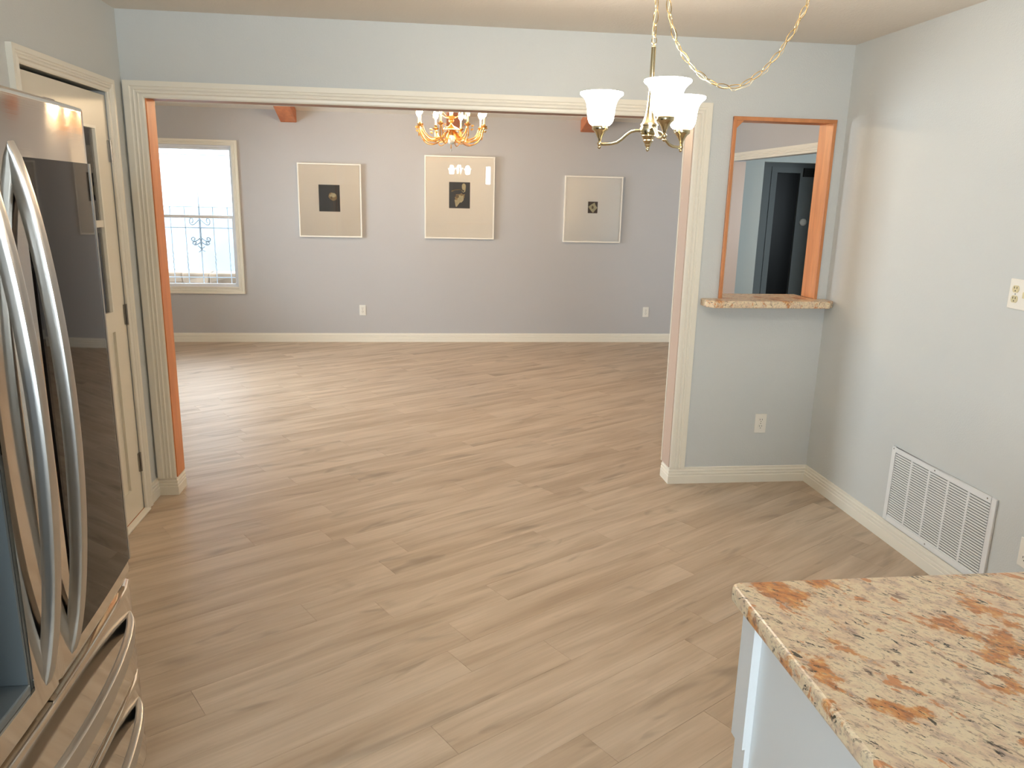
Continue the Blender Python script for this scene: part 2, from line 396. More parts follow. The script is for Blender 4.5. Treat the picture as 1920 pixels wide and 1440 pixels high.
# ------------------------------------------------------------------ walls, ceiling
PX0, PX1, PZ0, PZ1 = 1.680, 2.224, 1.095, 2.045      # pass-through clear opening
wm = wall_cut('y', D1, D1b, -3.7, R_+1.25, 0, H+0.08, [(OL, OR_, -0.0, OT), (PX0-0.012, PX1+0.012, PZ0-0.042, PZ1+0.012)])
struct(wm.build('wall_front', 'kitchen wall paint'), 'pale grey wall with the wide opening and the pass-through', 'wall')
# dining gable filler above the partition on its far side
ridgeY = (D1b+D2)/2; SL = 0.28; ridgeZ = H+(D2-ridgeY)*SL
struct(wall_cut('x', R_, R_+0.12, YR-0.12, D1, 0, H+0.05, []).build('wall_right', 'kitchen wall paint'), 'pale grey kitchen wall with the return-air grille', 'wall')
struct(wall_cut('x', L_-0.12, L_, 2.35, D1, 0, H+0.05, [(3.113, 3.932, 0.0, 2.048)]).build('wall_left', 'kitchen wall paint'), 'kitchen wall with the half-glass door', 'wall')
struct(MB().box(-1.78, YR-0.12, 0, -1.66, 2.35, H+0.05).box(-1.66, 2.30, 0, L_-0.12, 2.35, H+0.05).build('wall_alcove', 'kitchen wall paint'), 'wall behind the refrigerator', 'wall')
struct(wall_cut('y', YR-0.12, YR, -1.78, R_+0.12, 0, H+0.05, [(-1.3, 0.15, 0.95, 2.20), (1.60, 1.72, 1.66, 2.07)]).build('wall_rear', 'kitchen wall paint'), 'kitchen wall behind the viewer', 'wall')
struct(B(-1.78, YR-0.12, H, R_+0.12, D1+0.02, H+0.1).build('ceiling', 'ceiling paint'), 'warm off-white kitchen ceiling', 'ceiling')
struct(wall_cut('y', D2, D2+0.15, -3.7, DR+0.13, 0, H+0.1, [(-2.80, -1.925, 0.585, 2.068)]).build('wall_back', 'dining wall paint'), 'grey wall with the three pictures and the bright window', 'wall')
def side_wall(name, x0, x1, hole):
    mb = wall_cut('x', x0, x1, D1b, D2, 0, H, [hole]);
    for a in (x0, x1): pass
    mb.add([(x0, D1b, H), (x1, D1b, H), (x0, D2, H), (x1, D2, H), (x0, ridgeY, ridgeZ+0.05), (x1, ridgeY, ridgeZ+0.05)], [(0, 2, 4), (1, 5, 3), (0, 4, 5, 1), (2, 3, 5, 4), (0, 1, 3, 2)])
    return mb.build(name, 'dining wall paint')
struct(side_wall('wall_left_dining', DL-0.12, DL, (5.4, 7.45, 0.55, 2.08)), 'left wall of the dining room', 'wall')
struct(side_wall('wall_right_dining', DR, DR+0.13, (5.9, 8.23, 0.0, 2.05)), 'right wall of the dining room with a wide cased opening', 'wall')
for nm, ya, yb in (('ceiling_slope_far', D2, ridgeY), ('ceiling_slope_near', D1b, ridgeY)):
    mb = MB(); t = 0.08
    mb.add([(-3.7, ya, H), (DR+0.13, ya, H), (DR+0.13, yb, ridgeZ), (-3.7, yb, ridgeZ), (-3.7, ya, H+t), (DR+0.13, ya, H+t), (DR+0.13, yb, ridgeZ+t), (-3.7, yb, ridgeZ+t)],
           [(0, 1, 2, 3), (4, 5, 6, 7), (0, 1, 5, 4), (1, 2, 6, 5), (2, 3, 7, 6), (3, 0, 4, 7)])
    struct(mb.build(nm, 'ceiling paint'), 'sloping off-white ceiling of the dining room', 'ceiling')
# side room beyond the dining room and the dark hall behind it
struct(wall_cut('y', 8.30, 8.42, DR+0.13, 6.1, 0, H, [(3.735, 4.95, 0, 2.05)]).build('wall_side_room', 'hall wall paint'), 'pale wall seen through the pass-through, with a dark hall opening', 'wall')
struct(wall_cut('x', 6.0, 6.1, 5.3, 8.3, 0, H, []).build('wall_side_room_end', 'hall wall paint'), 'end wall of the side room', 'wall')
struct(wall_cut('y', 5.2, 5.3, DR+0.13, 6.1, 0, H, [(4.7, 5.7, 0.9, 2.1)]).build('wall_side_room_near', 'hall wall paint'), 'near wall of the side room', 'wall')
struct(B(DR+0.13, 5.2, H, 6.1, 9.8, H+0.1).build('ceiling_side_room', 'ceiling paint'), 'ceiling of the side room and hall', 'ceiling')
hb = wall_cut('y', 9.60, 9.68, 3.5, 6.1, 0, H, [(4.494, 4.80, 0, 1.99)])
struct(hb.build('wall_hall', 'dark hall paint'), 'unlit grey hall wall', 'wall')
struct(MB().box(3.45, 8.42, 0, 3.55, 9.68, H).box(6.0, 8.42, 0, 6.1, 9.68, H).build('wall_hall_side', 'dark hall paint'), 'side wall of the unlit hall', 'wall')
d = MB().box(4.497, 9.63, 0.008, 4.797, 9.665, 1.985).build('door_2', 'dark door'); struct(d, 'black door at the back of the unlit hall', 'door')
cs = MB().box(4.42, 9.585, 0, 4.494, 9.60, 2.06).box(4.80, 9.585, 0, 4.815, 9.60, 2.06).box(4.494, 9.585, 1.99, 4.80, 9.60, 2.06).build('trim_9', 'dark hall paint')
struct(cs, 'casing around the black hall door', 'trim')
gr = B(4.84, 9.57, 1.945, 5.12, 9.60, 2.052).build('ceiling_register', 'slot dark'); tag(gr, 'black rectangular register high on the unlit hall wall', 'vent')
for k in range(4): B(4.85, 9.562, 1.955+k*0.024, 5.11, 9.571, 1.963+k*0.024).build('slat', 'dark door', gr)
th = MB().lathe([(0.0, 0), (0.045, 0), (0.045, 0.018), (0.03, 0.028), (0, 0.03)], 20).build('thermostat', 'white plastic'); th.matrix_world = Matrix.Translation((4.905, 9.60, 1.385)) @ Matrix.Rotation(PI/2, 4, 'X')
tag(th, 'small round white thermostat on the unlit hall wall', 'thermostat')

struct(MB().box(-2.7, 2.45, -0.1, -2.6, 4.13, 2.5).box(-2.6, 2.45, -0.1, -1.54, 2.5, 2.5).box(-2.6, 4.05, -0.1, -1.54, 4.13, 2.5).box(-2.6, 2.5, 2.44, -1.54, 4.05, 2.5).box(-2.6, 2.5, -0.1, -1.54, 4.05, 0.0).build('wall_door_sky_block', 'kitchen wall paint'), 'closed box added behind the half-glass door to shut out sky', 'wall')  # unseen box added to keep sky out of the door gaps
struct(B(4.3, 9.72, 0, 5.0, 9.8, 2.2).build('wall_hall_sky_block', 'fridge dark'), 'dark sheet added behind the hall door to block sky', 'wall')  # unseen closure added to stop sky showing past the hall door
struct(MB().box(4.40, 9.68, 0, 4.494, 9.72, 2.1).box(4.80, 9.68, 0, 4.9, 9.72, 2.1).box(4.494, 9.68, 1.99, 4.80, 9.72, 2.1).build('wall_hall_gap_block', 'fridge dark'), 'dark closing pieces added around the hall door against sky leaks', 'wall')  # added to close the remaining gaps to the sky
# ------------------------------------------------------------------ trims
CP = [(0.0, 0.0), (0.0, 0.021), (0.30, 0.021), (0.36, 0.016), (0.44, 0.0165), (0.50, 0.020), (0.56, 0.016), (0.64, 0.0165), (0.70, 0.019), (0.76, 0.013), (0.92, 0.012), (1.0, 0.008), (1.0, 0.0)]
def casing_piece(name, plane, sign, axis, outer_a, inner_a, outer_b, inner_b, m='trim paint', parent=None):
    """loft the profile between end a and end b; each end is given as (outer(u,z), inner(u,z))"""
    rings = []
    for (oo, ii) in ((outer_a, inner_a), (outer_b, inner_b)):
        ring = []
        for t, dpt in CP:
            u = oo[0]+(ii[0]-oo[0])*t; z = oo[1]+(ii[1]-oo[1])*t; p = plane+sign*dpt
            ring.append((u, p, z) if axis == 'y' else (p, u, z))
        rings.append(ring)
    return MB().loft(rings).build(name, m, parent)
def casing_set(name, plane, sign, axis, uo0, ui0, ui1, uo1, zi, zo, zb, label, bottom=False):
    root = casing_piece(name, plane, sign, axis, (uo0, zo), (ui0, zi), (uo1, zo), (ui1, zi))   # head
    struct(root, label, 'trim')
    if bottom:
        ibz = zb+(zo-zi)
        casing_piece('side_casing', plane, sign, axis, (uo0, zb), (ui0, ibz), (uo0, zo), (ui0, zi), parent=root)
        casing_piece('side_casing', plane, sign, axis, (uo1, zb), (ui1, ibz), (uo1, zo), (ui1, zi), parent=root)
        casing_piece('bottom_casing', plane, sign, axis, (uo0, zb), (ui0, ibz), (uo1, zb), (ui1, ibz), parent=root)
    else:
        casing_piece('side_casing', plane, sign, axis, (uo0, zb), (ui0, zb), (uo0, zo), (ui0, zi), parent=root)
        casing_piece('side_casing', plane, sign, axis, (uo1, zb), (ui1, zb), (uo1, zo), (ui1, zi), parent=root)
    return root
BH = 0.098
casing_set('trim_1', D1, -1, 'y', -1.403, -1.311, 1.455, 1.541, 2.044, 2.122, BH, 'fluted cream casing around the wide opening')
casing_set('trim_2', D1b, 1, 'y', -1.403, -1.311, 1.455, 1.541, 2.044, 2.122, BH, 'casing of the wide opening on its dining room side')
casing_set('trim_3', DR, -1, 'x', 5.815, 5.905, 8.235, 8.325, 2.044, 2.122, BH, 'cream casing of the opening in the dining room right wall')
# jamb linings of the opening
j1 = B(OL-0.0, D1+0.001, BH, OL+0.012, D1b-0.001, OT-0.012).build('trim_4', 'jamb wood'); struct(j1, 'orange-brown wood lining on the left jamb of the wide opening', 'trim')
j2 = B(OR_-0.012, D1+0.001, BH, OR_, D1b-0.001, OT-0.012).build('trim_5', 'jamb tan paint'); struct(j2, 'tan lining on the right jamb of the wide opening', 'trim')
B(OR_-0.016, D1b-0.004, BH, OR_-0.006, D1b+0.004, OT-0.012).build('edge_bead', 'trim paint', j2)
struct(B(OL, D1+0.001, OT-0.012, OR_, D1b-0.001, OT).build('trim_6', 'head wood'), 'brown wood lining under the head of the wide opening', 'trim')
# right dining opening jamb
struct(B(DR+0.001, 8.218, BH, DR+0.129, 8.23, 2.04).build('trim_7', 'jamb tan paint'), 'tan jamb of the opening in the dining room right wall', 'trim')

BP = [(0.0, 0.0), (0.016, 0.0), (0.016, 0.046), (0.0125, 0.050), (0.0145, 0.056), (0.0145, 0.064), (0.0105, 0.068), (0.0125, 0.073), (0.0125, 0.080), (0.0075, 0.085), (0.0075, BH-0.003), (0.005, BH), (0.0, BH)]
def baseboard(name, path, label):
    """path: list of (x,y) along the wall, room on the left-hand side of travel"""
    pts = [Vector(p) for p in path]; n = len(pts); rings = []
    for i, p in enumerate(pts):
        d0 = (p-pts[i-1]).normalized() if i > 0 else None; d1 = (pts[i+1]-p).normalized() if i < n-1 else None
        if d0 is None: d0 = d1
        if d1 is None: d1 = d0
        n0 = Vector((-d0.y, d0.x)); n1 = Vector((-d1.y, d1.x)); m = (n0+n1)
        m = m/max(0.2, (m.dot(n0)))
        rings.append([(p.x+m.x*t, p.y+m.y*t, z) for t, z in BP])
    o = MB().loft(rings).build(name, 'trim paint'); struct(o, label, 'baseboard'); return o
baseboard('baseboard_front_right', [(R_, D1), (1.462, D1), (1.462, D1b)][::-1] if False else [(OR_, D1b), (OR_, D1), (R_, D1)][::-1], 'cream ridged baseboard under the pass-through, wrapping the opening corner')
baseboard('baseboard_right', [(R_, 0.62), (R_, D1)], 'white ridged baseboard below the return-air grille')
baseboard('baseboard_front_left', [(OL, D1b), (OL, D1), (L_, D1), (L_, 3.996)], 'cream ridged baseboard at the foot of the left side of the opening')
baseboard('baseboard_back', [(DR, D2), (DL, D2)], 'white ridged baseboard along the far picture wall')
baseboard('baseboard_side_room', [(3.735, 8.30), (DR+0.13, 8.30)], 'white baseboard in the side room')

# ------------------------------------------------------------------ far window
w = casing_set('window_1', D2, -1, 'y', -2.865, -2.802, -1.930, -1.8675, 2.070, 2.123, 0.530, 'white framed bright window on the far wall', True)
w['category'] = 'window'
def rectframe(name, x0, x1, z0, z1, t, y0, y1, m, parent, bevel=0.0):
    mb = MB(); mb.box(x0, y0, z0, x0+t, y1, z1).box(x1-t, y0, z0, x1, y1, z1).box(x0+t, y0, z0, x1-t, y1, z0+t).box(x0+t, y0, z1-t, x1-t, y1, z1)
    return mb.build(name, m, parent, bevel=bevel)
rectframe('window_frame', -2.80, -1.925, 0.585, 2.068, 0.018, D2+0.02, D2+0.13, 'window vinyl', w)
us = rectframe('upper_sash', -2.782, -1.943, 1.33, 2.05, 0.024, D2+0.075, D2+0.10, 'window vinyl', w)
B(-2.76, D2+0.086, 1.35, -1.965, D2+0.089, 2.03).build('pane', 'clear glass', us)
ls = rectframe('lower_sash', -2.782, -1.943, 0.603, 1.352, 0.028, D2+0.045, D2+0.073, 'window vinyl', w)
B(-2.755, D2+0.056, 0.63, -1.97, D2+0.059, 1.325).build('pane', 'clear glass', ls)
B(-2.80, D2+0.0, 0.578, -1.925, D2+0.06, 0.60).build('sill', 'trim paint', w)
# security grille outside
g = empty('security_grille', (-2.36, 8.93, 0.6)); tag(g, 'wrought iron security grille with scrolls outside the far window', 'grille')
def gl(mb, name): 
    o = mb.build(name, 'iron', g, smooth=True); o.location = (2.36, -8.93, -0.6); return o
for z, rr_ in ((0.674, .006), (1.214, .006), (1.435, .004), (1.98, .004)): gl(MB().tube([(-2.95, 8.80, z), (-2.95, 8.93, z), (-1.78, 8.93, z), (-1.78, 8.80, z)], rr_, 6), 'rail')
for x in (-2.82, -2.669, -2.519, -2.222, -2.067, -1.915):
    pts = [(x, 8.93, 0.60), (x, 8.93, 0.72)]; rr = [0.0045, 0.0045]
    for q in range(13): zz = 0.74+q*0.018; pts.append((x+0.004*math.sin(q*1.9), 8.93+0.004*math.cos(q*1.9), zz)); rr.append(0.007 if q % 2 else 0.0045)
    pts += [(x, 8.93, 1.0), (x, 8.93, 1.435)]; rr += [0.0045, 0.0045]
    gl(MB().tube(pts, rr, 6), 'bar')
gl(MB().tube([(-2.365, 8.93, 0.60), (-2.365, 8.93, 0.98), (-2.365, 8.93, 1.05), (-2.365, 8.93, 1.25), (-2.365, 8.93, 1.60)], [0.005, 0.005, 0.012, 0.012, 0.003], 6), 'bar')
def scroll(cx, cz, s, flip, w0=0.09):
    pts = []
    for k in range(26):
        t = k/25
        if t < 0.4: a = t/0.4; pts.append((cx+flip*(0.01+a*w0*0.75), 8.93, cz-0.035*s*math.sin(a*PI*0.5)*1.0))
        else:
            a = (t-0.4)/0.6; an = -PI/2+a*PI*2.1; r = 0.026*(1-0.6*a); pts.append((cx+flip*(0.01+w0*0.75+r*math.cos(an)), 8.93, cz-0.035*s+s*(0.026+r*math.sin(an))))
    return pts
for fp in (-1, 1):
    gl(MB().tube(scroll(-2.365, 1.10, 1, fp), 0.006, 6), 'scroll')
    gl(MB().tube(scroll(-2.365, 1.055, 0.8, fp, 0.075), 0.0055, 6), 'scroll')
    gl(MB().tube(scroll(-2.365, 1.30, 1.6, fp, 0.10), 0.005, 6), 'scroll')
gl(MB().tube([(-2.40, 8.93, 1.02), (-2.365, 8.93, 0.985), (-2.345, 8.93, 0.965), (-2.325, 8.93, 0.96)], 0.005, 6), 'scroll')
gl(MB().tube([(-2.33, 8.93, 1.01), (-2.365, 8.93, 0.985), (-2.385, 8.93, 0.955), (-2.40, 8.93, 0.95)], 0.005, 6), 'scroll')
# outside ground with stone edging
og = B(-8, 8.82, -0.3, 4, 22, -0.02).build('yard', 'outdoor ground'); struct(og, 'sunlit pale yard outside the far window', 'ground')
sw = empty('stone_wall', (-3.0, 10.4, 0)); tag(sw, 'low dry-stone wall outside behind the far window', 'wall')
rs = random.Random(3)
for row in range(4):
    x = -5.2+rs.uniform(0, 0.2)
    while x < -1.2:
        wd = rs.uniform(0.25, 0.55); hh = 0.15; mb = B(-wd/2+0.008, -0.17, 0.004, wd/2-0.008, 0.17, hh-0.004)
        mb.v = [(a+rs.uniform(-.015, .015), b_+rs.uniform(-.03, .03), c+rs.uniform(-.006, .006)) for a, b_, c in mb.v]
        o = mb.build('stone', 'outdoor stone', sw, bevel=0.02); o.location = (x+wd/2+3.0, rs.uniform(-0.04, 0.04)+0.05*row, -0.02+row*hh); x += wd

gw = B(-12, 13.0, -0.1, 4, 13.3, 1.34).build('grille_screen', 'grille screen paint'); tag(gw, 'low grey screen added behind the grille, darkening the lower pane', 'wall')  # added to darken the lower pane so the grille bars stand out
ns = B(-14, 14.0, -0.1, 6, 14.4, 7.5).build('sky_screen', 'pale screen paint'); tag(ns, 'pale building added to dim the sky in the far window', 'backdrop')  # added in place of bare sky so the far pane is less bright
# other windows of the rooms; the side-room one is added for light
def simple_window(name, axis, p0, p1, u0, u1, z0, z1, label):
    r = None; t = 0.045; mb = MB()
    for a, b_, c, d_ in ((u0, u0+t, z0, z1), (u1-t, u1, z0, z1), (u0+t, u1-t, z0, z0+t), (u0+t, u1-t, z1-t, z1), (u0+t, u1-t, (z0+z1)/2-0.015, (z0+z1)/2+0.015)):
        if a >= b_: continue
        (mb.box(a, p0, c, b_, p1, d_) if axis == 'y' else mb.box(p0, a, c, p1, b_, d_))
    r = mb.build(name, 'window vinyl'); struct(r, label, 'window')
    pm = (p0+p1)/2
    (B(u0+t, pm-0.002, z0+t, u1-t, pm+0.002, z1-t) if axis == 'y' else B(pm-0.002, u0+t, z0+t, pm+0.002, u1-t, z1-t)).build('pane', 'clear glass', r)
simple_window('window_2', 'x', DL-0.08, DL-0.03, 5.4, 7.45, 0.55, 2.08, 'window in the left dining wall')
simple_window('window_3', 'y', YR-0.08, YR-0.03, -1.3, 0.15, 0.95, 2.20, 'kitchen window behind the viewer')
simple_window('added_window', 'y', 5.23, 5.27, 4.7, 5.7, 0.9, 2.1, 'added unseen window that brightens the side room')  # window added to brighten the side room's pale wall

# ------------------------------------------------------------------ beams
for x0, x1, lb in ((-1.413, -1.250, 'orange-brown ceiling beam end above the leftmost picture'), (0.305, 0.465, 'orange-brown ceiling beam behind the candle chandelier'), (1.760, 1.938, 'orange-brown ceiling beam end at right, behind the frosted glass chandelier')):
    mb = MB(); dz = 0.122
    mb.add([(x0, D2, H-dz), (x1, D2, H-dz), (x1, D2, H+0.02), (x0, D2, H+0.02), (x0, ridgeY, ridgeZ-dz), (x1, ridgeY, ridgeZ-dz), (x1, ridgeY, ridgeZ+0.02), (x0, ridgeY, ridgeZ+0.02)],
           [(0, 1, 2, 3), (4, 5, 6, 7), (0, 1, 5, 4), (1, 2, 6, 5), (2, 3, 7, 6), (3, 0, 4, 7)])
    tag(mb.build('ceiling_beam', 'beam wood', bevel=0.006), lb, 'beam')

# ------------------------------------------------------------------ pictures
def disc(cx, cz, rx, rz, y, n=18, jit=0.0, seed=1, rot=0.0):
    r = random.Random(seed); pts = []
    for k in range(n):
        a = 2*PI*k/n; s = 1+r.uniform(-jit, jit); px, pz = rx*s*math.cos(a), rz*s*math.sin(a)
        pts.append((cx+px*math.cos(rot)-pz*math.sin(rot), y, cz+px*math.sin(rot)+pz*math.cos(rot)))
    n_ = len(pts); return MB().add(pts+[(a, y+0.0006, c) for a, b_, c in pts], [tuple(range(n_)), tuple(range(2*n_-1, n_-1, -1))]+[(k, (k+1) % n_, n_+(k+1) % n_, n_+k) for k in range(n_)])
def picture(x0, x1, z0, z1, px0, px1, pz0, pz1, pm, label):
    t = empty('framed_picture', ((x0+x1)/2, D2, z0)); tag(t, label, 'picture', None)
    inv = (-(x0+x1)/2, -D2, -z0)
    def put(mb, name, m, par=t, bevel=0.0):
        o = mb.build(name, m, par, bevel=bevel)
        if par is t: o.location = inv
        return o
    fw = 0.014; mb = MB()
    mb.box(x0, D2-0.034, z0, x0+fw, D2, z1).box(x1-fw, D2-0.034, z0, x1, D2, z1).box(x0+fw, D2-0.034, z0, x1-fw, D2, z0+fw).box(x0+fw, D2-0.034, z1-fw, x1-fw, D2, z1)
    put(mb, 'frame', 'picture frame white', bevel=0.0015)
    put(B(x0+fw, D2-0.020, z0+fw, x1-fw, D2-0.004, z1-fw), 'mat_board', 'mat board')
    p = put(B(px0, D2-0.0208, pz0, px1, D2-0.0202, pz1), 'print', pm)
    put(B(x0+fw, D2-0.030, z0+fw, x1-fw, D2-0.028, z1-fw), 'glass', 'clear glass')
    return t, p
Yp = D2-0.0216
t1, p1 = picture(-1.262, -0.600, 1.152, 1.918, -1.048, -0.828, 1.421, 1.699, 'print black', 'leftmost framed picture, small round pale flower on a black print')
def pf(p, mb, name, m): o = mb.build(name, m, p); return o
pf(p1, disc(-0.902, 1.578, 0.046, 0.040, Yp, 20, 0.14, 4), 'flower', 'flower gold')
pf(p1, disc(-0.90, 1.590, 0.032, 0.022, Yp-0.0008, 16, 0.2, 5), 'petals', 'flower cream')
pf(p1, disc(-0.918, 1.566, 0.012, 0.014, Yp-0.0012, 10, 0.2, 6), 'flower_centre', 'flower brown')
pf(p1, B(-0.895, Yp, 1.425, -0.889, Yp+0.0005, 1.54), 'stem', 'print brown')
t2, p2 = picture(0.071, 0.831, 1.157, 2.031, 0.336, 0.563, 1.484, 1.760, 'print black', 'middle and tallest framed picture, orchid-like flower on a dark print')
t2.rotation_euler.x = 0.011
pf(p2, disc(0.495, 1.712, 0.022, 0.036, Yp, 16, 0.04, 1), 'bud', 'flower cream')
pf(p2, MB().tube([(0.508, Yp, 1.69), (0.505, Yp, 1.665), (0.492, Yp, 1.655), (0.478, Yp, 1.662), (0.475, Yp, 1.675)], [0.008, 0.006, 0.004, 0.004, 0.003], 6), 'curled_petal', 'flower cream')
pf(p2, disc(0.455, 1.60, 0.056, 0.042, Yp, 18, 0.2, 8, 0.3), 'flower', 'flower gold')
pf(p2, disc(0.462, 1.585, 0.034, 0.04, Yp-0.0008, 14, 0.22, 9, -0.5), 'petals', 'flower cream')
pf(p2, MB().add([(0.395, Yp, 1.575), (0.47, Yp, 1.57), (0.42, Yp, 1.50), (0.408, Yp, 1.50)], [(0, 1, 2, 3)]), 'lower_petal', 'flower cream')
pf(p2, disc(0.425, 1.61, 0.018, 0.018, Yp-0.0012, 12, 0.2, 10), 'flower_centre', 'flower brown')
pf(p2, MB().tube([(0.362, Yp, 1.662), (0.40, Yp, 1.678), (0.45, Yp, 1.682), (0.48, Yp, 1.675)], [0.007, 0.004, 0.004, 0.003], 6), 'side_petal', 'flower gold')
t3, p3 = picture(1.608, 2.262, 1.140, 1.859, 1.878, 1.987, 1.461, 1.586, 'print brown', 'rightmost framed picture, tiny print of an open cream flower')
cx, cz = 1.933, 1.522
pf(p3, MB().add([(cx+0.052*r*math.cos(a), Yp, cz+0.058*r*math.sin(a)) for a, r in ((0.0, 1), (0.55, .72), (1.2, 1.0), (2.0, .7), (3.0, 1.0), (3.9, .7), (4.8, 1.0), (5.6, .72))], [tuple(range(8))]), 'flower', 'flower cream')
pf(p3, disc(cx-0.003, cz+0.002, 0.012, 0.018, Yp-0.001, 12, 0.1, 3), 'flower_centre', 'flower brown')

# ------------------------------------------------------------------ electrical plates
def outlet(name, M4, label, group=None, ivory=False, two=False):
    """local: plate in xz plane, front towards -y"""
    r = empty(name); r.matrix_world = M4; tag(r, label, 'outlet', group)
    pw = 0.116 if two else 0.070
    B(-pw/2, -0.006, -0.058, pw/2, 0, 0.058).build('cover_plate', 'white plastic', r, bevel=0.003)
    cx = -0.023 if two else 0.0
    for s in (-1, 1):
        prof = [(0.0, -0.008), (0.0165, -0.008), (0.0165, -0.005), (0.0, -0.005)]
        mb = MB(); n = 20; pts = []
        for k in range(n):
            a = 2*PI*k/n; pts.append((cx+0.0168*math.cos(a), max(-0.0135, min(0.0135, 0.0168*math.sin(a)))+s*0.0195))
        mb.add([(a, -0.0085, b_) for a, b_ in pts]+[(a, -0.005, b_) for a, b_ in pts], [tuple(range(n)), tuple(range(2*n-1, n-1, -1))]+[(k, (k+1) % n, n+(k+1) % n, n+k) for k in range(n)])
        rc = mb.build('receptacle', 'ivory plastic' if ivory else 'white plastic', r)
        for dx in (-0.0065, 0.0065): B(cx+dx-0.0012, -0.0092, s*0.0195+0.001, cx+dx+0.0012, -0.0083, s*0.0195+0.009).build('slot', 'slot dark', rc)
        MB().lathe([(0, 0), (0.0024, 0), (0.0024, 0.0008), (0, 0.0008)], 8).build('slot', 'slot dark', rc).matrix_local = Matrix.Translation((cx, -0.0084, s*0.0195-0.007)) @ Matrix.Rotation(PI/2, 4, 'X')
    MB().lathe([(0, 0), (0.003, 0), (0.003, 0.001), (0, 0.0012)], 8).build('screw', 'hinge metal', r).matrix_local = Matrix.Translation((cx, -0.006, 0)) @ Matrix.Rotation(PI/2, 4, 'X')
    if two:
        B(0.017, -0.010, -0.012, 0.029, -0.005, 0.012).build('toggle', 'ivory plastic', r, bevel=0.002)
    return r
T = Matrix.Translation; RZ = lambda a: Matrix.Rotation(a, 4, 'Z')
outlet('wall_outlet', T((1.988, D1, 0.361)), 'white wall outlet below the granite pass-through sill')
outlet('wall_outlet', T((-0.617, D2, 0.357)), 'small white outlet low on the far wall below the leftmost picture')
outlet('wall_outlet', T((2.620, D2, 0.352)), 'small white outlet low on the far wall at its right, below the rightmost picture')
outlet('wall_outlet', T((R_, 2.712, 1.298)) @ RZ(-PI/2), 'double plate with ivory outlet at the right edge, high above the grille', ivory=True, two=True)
outlet('wall_outlet', T((R_, 2.455, 0.337)) @ RZ(-PI/2), 'white outlet cut off by the right picture edge, beside the grille')

# ------------------------------------------------------------------ return-air grille
vy0, vy1, vz0, vz1 = 2.636, 3.338, 0.104, 0.484
v = empty('return_air_grille', (R_, (vy0+vy1)/2, vz0)); tag(v, 'large white slatted return-air grille low on the right wall', 'vent')
def vb(mb, name, m, bevel=0.0):
    o = mb.build(name, m, v, bevel=bevel); o.location = (-R_, -(vy0+vy1)/2, -vz0); return o
fr = 0.028; X0 = R_-0.010
vb(MB().box(X0, vy0, vz0, R_, vy0+fr, vz1).box(X0, vy1-fr, vz0, R_, vy1, vz1).box(X0, vy0+fr, vz0, R_, vy1-fr, vz0+fr).box(X0, vy0+fr, vz1-fr, R_, vy1-fr, vz1), 'frame', 'vent enamel', 0.002)
vb(B(R_-0.0015, vy0+fr, vz0+fr, R_-0.0005, vy1-fr, vz1-fr), 'backing', 'vent shadow')
cw = (vy1-vy0-2*fr)/5
for k in range(5):
    ya = vy0+fr+k*cw
    if k: vb(B(X0+0.001, ya-0.006, vz0+fr, R_-0.001, ya+0.006, vz1-fr), 'mullion', 'vent enamel')
    mb = MB(); nS = 27; hh = (vz1-vz0-2*fr)/nS
    for q in range(nS):
        z = vz0+fr+q*hh
        mb.box(X0+0.0015, ya+0.004, z+hh*0.02, X0+0.004, ya+cw-0.004, z+hh*0.64)
    vb(mb, 'louver_bank', 'vent enamel')['kind'] = 'stuff'
for (yy, zz) in ((vy1-0.014, vz1-0.012), (vy0+0.05, vz1-0.012), ((vy0+vy1)/2+0.03, vz1-0.014), ((vy0+vy1)/2+0.02, vz0+0.014)):
    o = MB().lathe([(0, 0), (0.004, 0), (0.003, 0.0015), (0, 0.002)], 8).build('screw', 'hinge metal', v); o.matrix_local = T((X0-R_, yy-(vy0+vy1)/2, zz-vz0)) @ Matrix.Rotation(-PI/2, 4, 'Y')

# ------------------------------------------------------------------ pass-through frame and sill
pt = empty('pass_through_frame', ((PX0+PX1)/2, D1, PZ0)); tag(pt, 'orange-brown wooden frame lining the pass-through opening', 'frame')
pinv = (-(PX0+PX1)/2, -D1, -PZ0)
def pb(mb, name): o = mb.build(name, 'orange wood', pt, bevel=0.002); o.location = pinv; return o
pb(MB().box(PX0-0.012, D1-0.012, PZ0, PX0, D1b+0.008, PZ1), 'side_board'); pb(B(PX0-0.018, D1-0.016, PZ0, PX0+0.002, D1-0.002, PZ1+0.014), 'face_strip')
pb(MB().box(PX1, D1-0.012, PZ0, PX1+0.012, D1b+0.008, PZ1), 'side_board'); pb(B(PX1-0.002, D1-0.016, PZ0, PX1+0.018, D1-0.002, PZ1+0.014), 'face_strip')
pb(B(PX0-0.012, D1-0.012, PZ1, PX1+0.012, D1b+0.008, PZ1+0.012), 'top_board'); pb(B(PX0-0.018, D1-0.017, PZ1-0.004, PX1+0.018, D1-0.003, PZ1+0.016), 'face_strip')
pb(MB().add([(PX0, D1-0.010, PZ1), (PX0+0.045, D1-0.010, PZ1), (PX0, D1-0.010, PZ1-0.048), (PX0, D1+0.004, PZ1), (PX0+0.045, D1+0.004, PZ1), (PX0, D1+0.004, PZ1-0.048)], [(0, 1, 2), (3, 5, 4), (0, 3, 4, 1), (1, 4, 5, 2), (2, 5, 3, 0)]), 'corner_gusset')
sy = D1-0.125
mb = MB(); pl = [(1.563, D1-0.0), (1.563, sy+0.05), (1.60, sy), (2.262, sy), (2.300, sy+0.035), (2.300, D1), (PX1, D1), (PX1, D1b+0.09), (PX0, D1b+0.09), (PX0, D1)]
